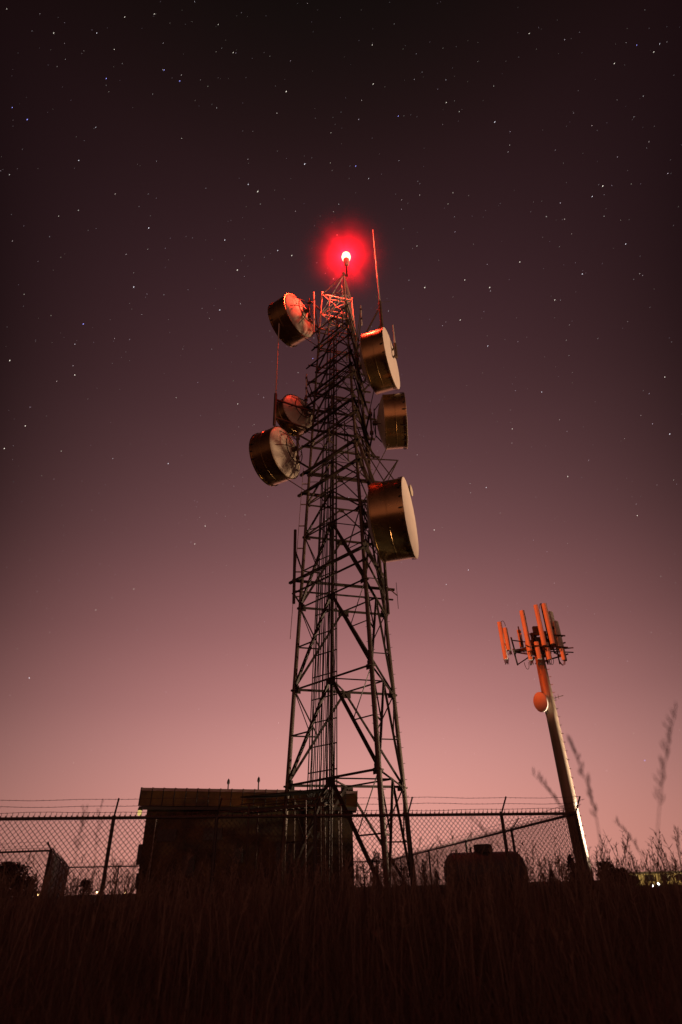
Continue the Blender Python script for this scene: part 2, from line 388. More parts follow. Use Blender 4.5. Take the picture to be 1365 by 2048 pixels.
def brace_panel(p, q, lo, hi, big, horiz=True):
    mb = MB(); a0, b0, a1, b1 = leg_pt(p, lo), leg_pt(q, lo), leg_pt(p, hi), leg_pt(q, hi); g = (a1+b1)/2
    s = .105 if big else .075
    if horiz: mb.angle(a1, b1, s*.95)
    mid = (lo+hi)/2
    for e, top, lg in ((a0, a1, p), (b0, b1, q)):
        mb.angle(g-Vector((0,0,.05)), e, s*1.15)
        m = (g+e)/2
        if big:
            mb.angle(m, leg_pt(lg, mid), s*.55); mb.angle(m, top, s*.5)
    pl = (b1-a1).normalized()
    w = .62 if big else .36
    mb.bar(g-pl*w/2-Vector((0,0,.10)), g+pl*w/2-Vector((0,0,.10)), .016, .34 if big else .22, (0,0,1))
    for c0, d in ((a1, pl), (b1, -pl)):
        mb.bar(c0+d*.05-Vector((0,0,.02)), c0+d*(.34 if big else .2)-Vector((0,0,.02)), .014, .26 if big else .15, (0,0,1))
    for e, d in ((a0, pl), (b0, -pl)):
        mb.bar(e+d*.05+Vector((0,0,.16)), e+d*(.26 if big else .15)+Vector((0,0,.16)), .014, .24 if big else .13, (0,0,1))
    return mb
for lev in (1, 2, 3, 4):
    for p, q in faces: brace_panel(p, q, lev-1 if lev > 1 else L0, lev, True).build('bracing_panel', M['steel_dark'], tower)
for i in range(8):
    lo = 4 + i*.5
    for p, q in faces: brace_panel(p, q, lo, lo+.5, False).build('bracing_panel', M['steel_dark'], tower)
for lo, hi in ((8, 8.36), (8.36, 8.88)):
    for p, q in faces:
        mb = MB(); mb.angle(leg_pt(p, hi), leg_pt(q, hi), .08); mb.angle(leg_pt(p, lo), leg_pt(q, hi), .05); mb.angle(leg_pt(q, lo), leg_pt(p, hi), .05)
        mb.build('bracing_panel', M['beacon_lit'], tower)
for lev in (1, 2, 3, 4, 5, 6, 7, 8):
    mb = MB()
    g = [(leg_pt(p, lev)+leg_pt(q, lev))/2 for p, q in faces]
    for i in range(3): mb.angle(g[i], g[(i+1) % 3], .06 if lev < 5 else .045)
    mb.build('plan_brace', M['steel_dark'], tower)
# top frame inside the last panel
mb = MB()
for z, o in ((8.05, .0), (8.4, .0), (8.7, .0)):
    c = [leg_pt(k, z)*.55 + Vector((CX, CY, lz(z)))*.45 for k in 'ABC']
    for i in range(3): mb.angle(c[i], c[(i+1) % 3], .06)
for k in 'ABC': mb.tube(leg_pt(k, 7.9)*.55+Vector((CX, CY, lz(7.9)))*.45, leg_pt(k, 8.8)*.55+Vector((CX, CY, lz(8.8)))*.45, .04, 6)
mb.build('inner_frame', M['beacon_lit'], tower)

# triangular outrigger frames that carry the dishes
def ring(z, grow, w=.16, rot=0):
    lev = 1 + (z-Z1)/H; mb = MB(); c = Vector((CX, CY, z)); P = [c + (leg_pt(k, lev)-c)*grow for k in 'ABC']
    for i in range(3):
        d = (P[(i+1) % 3]-P[i]).normalized(); mb.bar(P[i]-d*.45, P[(i+1) % 3]+d*.15, w, w*.85)
    for k, p in zip('ABC', P): mb.bar(leg_pt(k, lev), p, w*.7, w*.5)
    mb.build('mount_frame', M['steel_dark'], tower); return P
ring(15.05, 1.16, .15); ring(14.35, 1.08, .09)
ring(21.1, 1.14, .16); ring(22.7, 1.13, .16); ring(24.9, 1.24, .12); ring(26.3, 1.12, .14); ring(28.3, 1.34, .12); ring(30.7, 1.2, .10); ring(29.6, 1.1, .11); ring(32.4, 1.28, .08); ring(34.2, 1.12, .09); ring(35.9, 1.18, .07)

rq = random.Random(5)
for i in range(16):
    z = rq.uniform(22, 35); k = rq.choice('ABC'); k2 = rq.choice([q for q in 'ABC' if q != k]); t = rq.uniform(.0, .9); lev = 1+(z-Z1)/H
    c = leg_pt(k, lev)*(1-t)+leg_pt(k2, lev)*t; o = (c-Vector((CX, CY, z))).normalized()*rq.uniform(.2,.4); l = rq.uniform(.5, 1.1)
    mb = MB(); mb.tube(c+o-Vector((0,0,l)), c+o+Vector((0,0,l)), .045, 8); mb.bar(c+o+Vector((0,0,l*.5)), c+Vector((0,0,l*.5)), .06, .06); mb.bar(c+o-Vector((0,0,l*.5)), c-Vector((0,0,l*.5)), .06, .06)
    mb.build('mount_bracket', M['steel'], tower, True)
for i in range(9):
    z = rq.uniform(23, 33); p = leg_pt('A', 1+(z-Z1)/H)*.55+leg_pt('B', 1+(z-Z1)/H)*.45; q = leg_pt(rq.choice('ABC'), 1+(z+rq.uniform(-1,1.5)-Z1)/H)
    MB().path([p, p.lerp(q,.3)-Vector((0,0,.35)), p.lerp(q,.7)-Vector((0,0,.4)), q], .022, 5).build('cable', M['cable'], tower, True)

# cables climbing inside the face between the left and the near leg
def cab_pt(fr, z, inset=.32):
    lev = 1 + (z-Z1)/H; p = leg_pt('A', lev)*(1-fr) + leg_pt('B', lev)*fr
    c = Vector((CX, CY, z)); return p + (c-p).normalized()*inset
n_c = 15
tops = [37.5, 36.9, 24, 31.5, 30, 34.6, 24.3, 28.4, 21, 17.4, 33, 26, 29.2, 35.2, 20]
for i in range(n_c):
    fr = .17 + .30*i/(n_c-1) + R.uniform(-.006, .006); ins = .30 if i % 3 else .55
    pts = []; z = 3.35
    # from the bridge up
    bx = cab_pt(fr, 3.5, ins)
    pts.append(Vector((bx.x-1.5, bx.y+1.1, 3.12))); pts.append(Vector((bx.x-.7, bx.y+.5, 3.16))); pts.append(Vector((bx.x-.22, bx.y+.15, 3.28)))
    z = 3.7
    while z < tops[i]:
        fz = fr + (.30-fr)*max(0, min(1, (z-18)/14))*.25
        pts.append(cab_pt(fz, z, ins+.02*math.sin(z*1.3+i))); z += 1.5
    k = R.choice('ABC'); lp = leg_pt(k, 1+(tops[i]+.9-Z1)/H); pts.append((pts[-1]+lp)/2+Vector((0,0,.5))); pts.append(lp)
    MB().path(pts, R.choice((.022,.028,.034)), 6).build('cable', M['cable'], tower, True)
mb = MB()
z = 4.6
while z < 37:
    mb.bar(cab_pt(.14, z, .42), cab_pt(.50, z, .42), .05, .05)
    z += 1.14
for fr in (.14, .50): mb.path([cab_pt(fr, 3.6+1.5*i, .42) for i in range(23)], .03, 5)
mb.build('cable_rack', M['steel_dark'], tower)
# pipes up the near leg where the photo shows a heavy double upright
mb = MB()
for fr, r in ((.47, .05), (.445, .035)): mb.path([cab_pt(fr, -.4+1.6*i, .24) for i in range(22)], r, 6)
mb.build('conduit', M['steel_dark'], tower, True)
# narrow ladder outside the left leg
mb = MB()
def lad(z, o): 
    p = leg_pt('A', 1+(z-Z1)/H); return p + Vector((-o, -.05*o, 0))
mb.path([lad(z, .42) for z in (11.5, 15, 19, 23)], .018, 5)
for z in (14.0+1.55*i for i in range(6)): mb.tube(lad(z+.0, .42), leg_pt('A', 1+(z-Z1-.0)/H)+Vector((0,-.9,0))*.0, .04, 6)
mb.build('ladder', M['reflector'], tower)
# small red flags of steel at the top: short pipes on the top frame
def pipe_on_tower(name, p, q, r, label, cat='antenna', mat='whip', group=None, arms=()):
    root = thing(name, p, label, cat, group); MB().tube(p, q, r, 10).build('tube', M[mat], root, True)
    if arms:
        mb = MB()
        for a, b in arms: mb.bar(a, b, .07, .07); mb.box(a, (.14, .14, .16))
        mb.build('bracket', M['steel_dark'], root)
    return root

# ------------------------------------------------------------------ drum dishes
def dish(bpx, fpx, y, rpx_r, label, leg, L_=None, cone=.55, view='front', nclip=22, azim=None, group='drum dishes on the lattice tower', wide=1.0):
    B = aty(*bpx, y); Fp = atz(*fpx, B.z); ax = (Fp-B).normalized() if azim is None else Vector((math.cos(math.radians(azim)), math.sin(math.radians(azim)), 0)); Ln = L_ or (Fp-B).length; r = rpx_r
    root = thing('drum_dish', B - ax*cone, label, 'dish antenna', group)
    # shroud: open ended cylinder with rolled lips
    mb = MB(); t = .03
    mb.lathe(B, ax, [(0, r*.985), (0, r+.03), (.05, r+.03), (.06, r), (Ln*.5-.03, r), (Ln*.5-.02, r+.012), (Ln*.5+.02, r+.012), (Ln*.5+.03, r), (Ln-.10, r), (Ln-.09, r+.045), (Ln, r+.045), (Ln, r-t), (.02, r-t)], 64, True)
    mb.build('shroud', M['shroud'], root, True)
    # taut radome over the mouth
    MB().lathe(B, ax, [(Ln+.004, r+.03), (Ln+.02, r+.028), (Ln+.035, r*.8), (Ln+.05, r*.4), (Ln+.055, 0)], 64).build('radome', M['radome'], root, True)
    # paraboloid reflector behind
    prof = [(0.01, r*.98)] + [(-cone*(1-(x*x)), r*x) for x in (.97,.9,.8,.68,.55,.4,.28)] + [(-cone*1.02, r*.22), (-cone*1.02, 0)]
    u, w_ = MB().frame(ax)
    mb = MB()
    for i in range(nclip):
        a = 2*PI*i/nclip; d = u*math.cos(a)+w_*math.sin(a); c = B + ax*(Ln-.02) + d*(r+.05)
        MB().bar(c, c-ax*(.24 if i % 2 else .17)-d*.02, .05, .035, d).build('clip', M['rubber'], root)
    mb = MB()
    for i in range(36):
        a = 2*PI*i/36; d = u*math.cos(a)+w_*math.sin(a); c = B - ax*.0 + d*(r*.955); mb.tube(c, c-ax*.05, .022, 6)
    MB().lathe(B, ax, prof, 64).second(mb, M['rubber']).build('reflector', M['reflector'], root, True)
    # back ring, spokes, mounting pipe and stiff arms
    mb = MB(); rr = r*.52; pts = [B - ax*(cone+.16) + (u*math.cos(2*PI*i/28)+w_*math.sin(2*PI*i/28))*rr for i in range(29)]
    mb.path(pts, .035, 6)
    for i in range(6):
        a = 2*PI*i/6+.3; d = u*math.cos(a)+w_*math.sin(a); mb.tube(B-ax*(cone+.16)+d*rr, B-ax*.25+d*r*.80, .025, 6)
        mb.tube(B-ax*(cone+.16)+d*rr, B-ax*(cone+.32), .022, 6)
    mb.build('back_frame', M['steel_dark'], root, True)
    mb = MB(); c = B - ax*(cone+.42); mb.tube(c-Vector((0,0,r*.72)), c+Vector((0,0,r*.72)), .065, 10)
    for dz in (-.45, .45): mb.box(c+Vector((0,0,dz*r)), (.24,.24,.16))
    mb.build('mount_pipe', M['steel'], root, True)
    # feed horn hub
    MB().lathe(c+ax*.12, ax, [(0,0), (0,.16), (.3,.16), (.34,.10), (.5,.10)], 20).build('hub', M['steel'], root, True)
    for dz in (-.6, .6):
        q = leg_pt(leg, 1+(c.z+dz*r-Z1)/H); MB().bar(c+Vector((0,0,dz*r)), q, .10, .08).build('strut', M['steel_dark'], root)
    s0 = B + ax*(Ln*.15) - Vector((0,0,1))*r*.98; q = leg_pt(leg, 1+(s0.z-1.2-Z1)/H)
    MB().tube(s0, q, .03, 6).build('strut', M['steel'], root)
    return root, B, ax, Ln, r
d1 = dish((599,631), (561,649), 30, 1.80, 'red lit drum dish highest of all, its bolted back turned to the tower top', 'A', 1.60, azim=146)
d2 = dish((597,824), (588,831), 31.3, 1.42, 'drum dish seen from behind its tangle of struts, directly above the lowest left dish', 'A', .95, cone=.4)
d3 = dish((741,729), (783,722), 28.6, 2.08, 'large drum dish with red rimmed top and peach cover, uppermost right of the tower', 'C', 1.5, azim=-19)
d4 = dish((769,845), (811,843), 29.5, 1.80, 'dark drum dish whose cover faces away, between the two peach covered dishes', 'C', 1.38, cone=.45, azim=-4)
d5 = dish((757,1046), (819,1037), 28.3, 2.27, 'biggest and lowest drum dish, broad flat peach cover turned to the right', 'C', 1.82, cone=.5, azim=-15.5)
d6 = dish((571,905), (528,918), 30.3, 1.80, 'bronze drum dish with cream back, lowest on the left of the tower', 'A', 1.56, azim=152)

# small round dish behind the biggest drum
p = aty(822, 981, 29.6)
sd = thing('small_dish', p, 'tiny round cream dish peeking out above and behind the biggest drum', 'dish antenna')
MB().lathe(p, (1,-.35,0), [(-.18,0), (-.16,.15), (-.05,.32), (0,.36), (.05,.36), (.09,.2), (.1,0)], 28).build('cover', M['reflector'], sd, True)
MB().tube(p+Vector((-.2,.08,-.5)), p+Vector((-.2,.08,.4)), .04, 8).build('mount_pipe', M['steel'], sd, True)
MB().bar(p+Vector((-.2,.08,-.3)), leg_pt('C', 1+(p.z-.3-Z1)/H), .06, .06).build('strut', M['steel_dark'], sd)

# ------------------------------------------------------------------ whips and pipes on the tower
GW = 'antennas on the lattice tower'
def whip(top, mid, bot, y, label, r=.035, out=None, leg='C'):
    a, b = aty(*mid, y), None
    a = aty(*bot, y); zt = aty(*top, y).z; zm = aty(*mid, y).z
    root = thing('whip_antenna', a, label, 'antenna', GW)
    t = Vector((a.x, a.y, zt)); m = Vector((a.x, a.y, zm))
    MB().tube(m, t, r, 10, r*.7).build('rod', M['whip'], root, True)
    MB().tube(a, m+Vector((0,0,.1)), r*2.1, 10).build('mount_pipe', M['steel'], root, True)
    mb = MB()
    for z in (a.z+.25*(m.z-a.z), a.z+.85*(m.z-a.z)):
        mb.bar(Vector((a.x, a.y, z)), leg_pt(leg, 1+(z-.35-Z1)/H), .10, .09)
    mb.build('mount_arm', M['steel_dark'], root)
    return root, m
r1, m1 = whip((746,460), (762,605), (765,660), 27.6, 'longest thin orange whip, rising right of the red beacon', .055, leg='C')
mb = MB()
for a in (0, 1, 2): mb.tube(m1, m1+Vector((math.cos(a*2.1)*.75, math.sin(a*2.1)*.75, .1)), .012, 5)
mb.build('radials', M['steel'], r1)
whip((563,632), (554,790), (549,850), 29.6, 'tall thin whip standing left of the tower between the left dishes', .05, leg='A')
whip((785,650), (791,690), (793,715), 28.2, 'short red whip poking up beside the upper peach cover', .055, leg='C')
for t, b, y, lab in (((623,585), (628,665), 29.4, 'short thick red pipe left of the tower top next to the highest dish'),
                     ((719,612), (724,650), 28.8, 'short thin red pipe right of the tower top under the beacon'),
                     ((613,748), (613,790), 29.2, 'stubby dark pipe left of the tower above the rearward dish')):
    a = aty(*b, y); tt = aty(*t, y); q = Vector((a.x, a.y, tt.z))
    pipe_on_tower('stub_antenna', a, q, .075 if 'thick' in lab else .045, lab, 'antenna', 'whip', GW,
        [(a+(q-a)*.3, leg_pt('A' if a.x < 0 else 'C', 1+(a.z+.2-Z1)/H)), (a+(q-a)*.8, leg_pt('A' if a.x < 0 else 'C', 1+(a.z+.9-Z1)/H))])
a = aty(588, 1207, 29.8); q = Vector((a.x, a.y, aty(591, 1060, 29.8).z))
pipe_on_tower('pipe_antenna', a, q, .085, 'thick dark upright pipe bracketed outside the left leg, below the left dishes', 'antenna', 'steel_dark', GW,
    [(a+(q-a)*.12, leg_pt('A', 1+(a.z+.4-Z1)/H)), (a+(q-a)*.72, leg_pt('A', 1+(a.z+2.4-Z1)/H))])
a = aty(777, 1228, 29.2); q = Vector((a.x, a.y, aty(773, 1118, 29.2).z))
pipe_on_tower('pipe_antenna', a, q, .085, 'thick dark upright pipe outside the right legs, under the biggest dish', 'antenna', 'steel_dark', GW,
    [(a+(q-a)*.15, leg_pt('C', 1+(a.z+.4-Z1)/H)), (a+(q-a)*.9, leg_pt('C', 1+(a.z+2.4-Z1)/H))])
# small folded antenna on a lit arm
a = aty(776, 1175, 29.2); b = aty(795, 1191, 28.6); root = thing('yagi_antenna', a, 'small cross shaped antenna on a bright short arm right of the tower', 'antenna', GW)
MB().tube(a, b, .03, 6).build('boom', M['whip'], root); MB().tube(b-Vector((0,0,.75)), b+Vector((0,0,.75)), .014, 6).build('element', M['steel'], root)

# side bracket triangle sticking out right between the dishes
P0 = leg_pt('C', 1+(21.4-Z1)/H); P1 = leg_pt('B', 1+(21.4-Z1)/H); tip = atz(796, 921, 21.6)
mb = MB()
mb.angle(P0, tip, .09); mb.angle(P1, tip, .09); mb.angle(P0-Vector((0,0,1.0)), tip, .06)
mb.build('side_bracket', M['steel_dark'], tower)
# pale stiff arms fanning from the near leg down to the lowest right dish
mb = MB(); B5, ax5, L5 = d5[1], d5[2], d5[3]
src = leg_pt('B', 1+(23.6-Z1)/H)
for tgt in ((768,962), (750,978), (790,962), (735,963)):
    mb.angle(src + Vector((.1,0,R.uniform(-.6,.6))), aty(*tgt, 28.2), .07)
mb.build('stiff_arms', M['steel'], tower)
mb = MB(); s = leg_pt('B', 1+(15.4-Z1)/H); mb.angle(s, aty(774,1160,30.3), .10); mb.angle(leg_pt('B', 3), leg_pt('C', 3)+Vector((.05,-.05,0)), .09)
mb.build('lower_arms', M['steel'], tower)

# ------------------------------------------------------------------ red beacon
bb = Vector((1.0, 28.75, 40.75)); bc = Vector((1.0, 28.73, 42.5))
beacon = thing('obstruction_beacon', bb, 'glaring red obstruction beacon on a short post at the tower tip', 'beacon')
MB().tube(bb+Vector((0,0,-.7)), bb+Vector((0,0,.75)), .07, 10).tube(bb+Vector((0,0,-.6)), leg_pt('B', TOP)+Vector((0,0,-.25)), .06, 8).build('post', M['steel'], beacon, True)
MB().lathe(bb+Vector((0,0,.7)), (0,0,1), [(0,0), (0,.13), (.08,.20), (.16,.22), (.55,.19), (.62,.24), (.70,.24), (.70,0)], 28).build('housing', M['whip'], beacon, True)
m, NN, LL = new_mat('red_lens'); NN.remove(NN['Principled BSDF'])
le = NN.new('ShaderNodeEmission'); le.inputs[0].default_value = (1,.62,.32,1); le.inputs[1].default_value = 5; lt = NN.new('ShaderNodeBsdfTransparent'); lt.inputs[0].default_value = (1,.8,.8,1)
lx = NN.new('ShaderNodeMixShader'); lx.inputs[0].default_value = .5; LL.new(lt.outputs[0], lx.inputs[1]); LL.new(le.outputs[0], lx.inputs[2]); LL.new(lx.outputs[0], NN['Material Output'].inputs[0]); m.cycles.emission_sampling = 'NONE'
MB().lathe(bc-Vector((0,0,.33)), (0,0,1), [(0,0), (0,.24), (.08,.32), (.33,.36), (.58,.31), (.70,.16), (.74,0)], 28).build('lens', m, beacon, True)
def light(name, kind, loc, energy, c, size=.1, **kw):
    d = bpy.data.lights.new(name, kind); d.energy = energy; d.color = c
    if kind in ('POINT', 'SPOT'): d.shadow_soft_size = size
    for k, v in kw.items(): setattr(d, k, v)
    o = bpy.data.objects.new(name, d); col.objects.link(o); o.location = loc; return o
BE = light('beacon_lamp', 'POINT', bc, 28000, (1, .055, .028), .27)
# added red spot behind the camera, no known source, turning the monopole head orange
nb = light('added_red_spot', 'SPOT', (-30, -2, 15), 100000, (1, .10, .012), .4, spot_size=math.radians(7.6), spot_blend=.6)
nb.rotation_euler = (Vector((9.3, 28.7, 9.9))-nb.location).to_track_quat('-Z', 'Y').to_euler()
# added ball of haze, its density shaped to imitate the beacon's red glare
m, NN, LL = new_mat('halo'); NN.remove(NN['Principled BSDF'])
vs = NN.new('ShaderNodeVolumeScatter'); vs.inputs['Color'].default_value = (1, .06, .42, 1); vs.inputs['Anisotropy'].default_value = 0
t_ = NN.new('ShaderNodeTexCoord'); ln_ = NN.new('ShaderNodeVectorMath'); ln_.operation = 'LENGTH'; LL.new(t_.outputs['Object'], ln_.inputs[0])
mr = NN.new('ShaderNodeMapRange'); mr.inputs[1].default_value = 0; mr.inputs[2].default_value = 5.0; mr.inputs[3].default_value = 1; mr.inputs[4].default_value = 0
LL.new(ln_.outputs['Value'], mr.inputs[0])
pw = NN.new('ShaderNodeMath'); pw.operation = 'POWER'; pw.inputs[1].default_value = 4.2; LL.new(mr.outputs[0], pw.inputs[0])
nv = NN.new('ShaderNodeVectorMath'); nv.operation = 'NORMALIZE'; LL.new(t_.outputs['Object'], nv.inputs[0])
nn = NN.new('ShaderNodeTexNoise'); nn.inputs['Scale'].default_value = 3.2; nn.inputs['Detail'].default_value = 2; LL.new(nv.outputs[0], nn.inputs['Vector'])
nr = NN.new('ShaderNodeMapRange'); nr.inputs[1].default_value = .35; nr.inputs[2].default_value = .65; nr.inputs[3].default_value = .35; nr.inputs[4].default_value = 1.65; LL.new(nn.outputs['Fac'], nr.inputs[0])
m2 = NN.new('ShaderNodeMath'); m2.operation = 'MULTIPLY'; LL.new(pw.outputs[0], m2.inputs[0]); LL.new(nr.outputs[0], m2.inputs[1])
ml = NN.new('ShaderNodeMath'); ml.operation = 'MULTIPLY'; ml.inputs[1].default_value = .062; LL.new(m2.outputs[0], ml.inputs[0]); LL.new(ml.outputs[0], vs.inputs['Density'])
LL.new(vs.outputs[0], NN['Material Output'].inputs['Volume'])
import bmesh
bmm = bmesh.new(); bmesh.ops.create_icosphere(bmm, subdivisions=4, radius=5.0); me = bpy.data.meshes.new('halo'); bmm.to_mesh(me); bmm.free(); me.materials.append(m)
halo = bpy.data.objects.new('halo', me); col.objects.link(halo); halo.location = bc; tag(halo, 'added ball of red haze imitating the glare round the beacon', 'halo', kind='stuff')

# ------------------------------------------------------------------ equipment shed
YS = 32.0
shed = thing('equipment_shed', (-4.9, YS+2, G0), 'long dark equipment shed with ribbed metal eave behind the tower foot', 'shed')
zl, zr = 3.50, 3.26
def eave(x): return zl + (zr-zl)*(x+10.2)/10.5
x0, x1 = -9.95, .12
mb = MB(); mb.v += [Vector(p) for p in ((x0,YS+.1,G0),(x1,YS+.1,G0),(x1,YS+4.7,G0),(x0,YS+4.7,G0),(x0,YS+.1,3.62),(x1,YS+.1,3.32),(x1,YS+4.7,3.32),(x0,YS+4.7,3.62))]
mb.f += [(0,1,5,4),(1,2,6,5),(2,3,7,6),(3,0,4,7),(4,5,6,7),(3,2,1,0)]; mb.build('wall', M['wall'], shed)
# sloping metal eave with standing seams; slopes back
mb = MB(); b = len(mb.v)
top = [Vector((-10.27, YS-.25, 4.33)), Vector((.40, YS-.25, 3.90))]; bot = [Vector((-10.22, YS-.45, 3.56)), Vector((.36, YS-.45, 3.24))]
bk = Vector((0, 5.4, .25))
mb.v += [bot[0], bot[1], top[1], top[0], bot[0]+bk, bot[1]+bk, top[1]+bk, top[0]+bk]
for f in ((0,1,2,3), (1,5,6,2), (5,4,7,6), (4,0,3,7), (3,2,6,7), (4,5,1,0)): mb.f.append(f)
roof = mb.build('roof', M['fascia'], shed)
mb = MB(); n = 19
for i in range(n+1):
    t = i/n; p = bot[0].lerp(bot[1], t); q = top[0].lerp(top[1], t); mb.bar(p+Vector((0,-.02,0)), q+Vector((0,-.02,.06)), .04, .05, (0,1,0)); mb.bar(q+Vector((0,-.02,.05)), q+bk+Vector((0,0,.05)), .04, .06)
mb.build('roof_ribs', M['trim'], roof)
mb = MB(); mb.bar(top[0]+Vector((0,-.03,-.01)), top[1]+Vector((0,-.03,-.01)), .05, .13); mb.build('eave_flashing', M['seam'], roof)
mb = MB(); mb.bar(bot[0]+Vector((0,.08,-.09)), bot[1]+Vector((0,.08,-.09)), .1, .14); mb.build('eave_gutter', M['trim'], roof)
for px_t, px_b in (((455,1560),(455,1598)), ((517,1556),(516,1600))):
    a = aty(*px_b, YS-.2); t = Vector((a.x, a.y, aty(*px_t, YS-.2).z))
    mb = MB().tube(a, t, .03, 8); mb.lathe(t-Vector((0,0,.22)), (0,0,1), [(0,.03), (.08,.075), (.2,.06), (.3,0)], 12)
    mb.build('roof_vent', M['trim'], shed, True)
mb = MB(); mb.box((-3.0, YS+.06, .75), (1.05, .12, 2.2)); dr = mb.build('door', M['trim'], shed); MB().tube((-2.62, YS-.04, .7), (-2.62, YS-.04, .9), .02, 6).build('handle', M['steel'], dr)
for x in (-8.8, -6.6): MB().box((x, YS+.04, 2.3), (.9, .12, .5)).build('vent_grille', M['trim'], shed)
for x in (-9.4, -1.2, -.55): MB().tube((x, YS-.03, G0), (x, YS-.03, 3.1), .028, 8).build('conduit', M['seam'], shed, True)
MB().box((x0-.13, YS+.6, 1.55), (.26, .5, .85)).build('meter_box', M['trim'], shed)
MB().box((x0-.17, YS+1.2, .5), (.34, .6, .6)).build('meter_box', M['trim'], shed)
MB().box((-7.6, YS-.12, 1.0), (.55, .22, .8)).build('junction_box', M['trim'], shed)
MB().box((-5.3, YS-.1, 1.35), (.4, .18, .55)).build('junction_box', M['trim'], shed)
# corner lamp
cl = thing('corner_lamp', (-10.12, YS-.5, 3.25), 'small dim yellow lamp on the left corner of the shed eave', 'lamp')
MB().box((-10.12, YS-.42, 3.40), (.18, .2, .1)).build('housing', M['trim'], cl); MB().lathe((-10.12, YS-.46, 3.36), (0,0,-1), [(0,.09), (.14,.10), (.22,.07), (.24,0)], 14).build('bulb', glow('lamp_glass', (1,.72,.22), .75), cl, True)

# waveguide bridge between tower and shed
br = thing('cable_bridge', (-2.6, 30.4, G0), 'horizontal cable bridge on posts running from the tower foot to the shed', 'cable bridge')
A0, A1 = Vector((-.9, 29.2, 3.1)), Vector((-5.0, 31.55, 3.15)); dd = (A1-A0).normalized(); sd_ = dd.cross(Vector((0,0,1)))
mb = MB()
for o in (-.35, .35): mb.bar(A0+sd_*o, A1+sd_*o, .06, .10)
n = 14
for i in range(n+1): c = A0.lerp(A1, i/n); mb.bar(c-sd_*.35, c+sd_*.35, .04, .04)
for o in (-.42, .42): mb.bar(A0+sd_*o+Vector((0,0,.3)), A1+sd_*o+Vector((0,0,.3)), .04, .05)
mb.build('tray', M['steel'], br)
for t in (.05, .45, .9):
    for o in (-.35, .35):
        c = A0.lerp(A1, t)+sd_*o; MB().tube(Vector((c.x, c.y, G0)), Vector((c.x, c.y, 3.45)), .05, 8).build('post', M['steel'], br, True)
mb = MB()
for o in range(9): q = sd_*(-.3+.075*o); mb.path([A0+q+Vector((0,0,.08)), A0.lerp(A1,.5)+q+Vector((0,0,.06+.02*math.sin(o))), A1+q+Vector((0,0,.08)), A1+q+dd*.5+Vector((0,0,.02))], .03, 5)
mb.build('cable_run', M['cable'], br, True)
mb = MB(); mb.box((A0.x-2.2, A0.y+1.25, 3.62), (4.6, .95, .05)); 
ib = MB(); ib.bar(A0+Vector((0,0,.62)), A1+Vector((0,0,.62)), .95, .045); ib.build('ice_shield', M['steel_dark'], br)
# short access ladder and pipes rising by the tower foot
lad_o = thing('ladder', (-.75, 29.0, G0), 'short narrow metal ladder standing beside the tower foot against the shed', 'ladder')
a = aty(640, 1760, 29); xx = a.x
mb = MB()
for o in (-.17, .17): mb.bar((xx+o, 29, G0), (xx+o, 29, 3.2), .04, .03)
lad_rail = mb.build('rails', M['steel'], lad_o)
for i in range(12): MB().tube((xx-.17, 29, G0+.3+.3*i), (xx+.17, 29, G0+.3+.3*i), .014, 6).build('rung', M['seam'], lad_o)
for px, top_, lab in ((684, 1588, 'thin lit pipe standing before the shed under the lattice, right of the ladder'), (612, 1600, 'thin galvanised pipe standing before the shed, left of the ladder')):
    a = aty(px, 1700, 28.7); t = aty(px, top_, 28.7)
    o = MB().tube((a.x, a.y, G0), (a.x, a.y, t.z), .03, 8).build('standpipe', M['seam'], None, True); tag(o, lab, 'pipe')

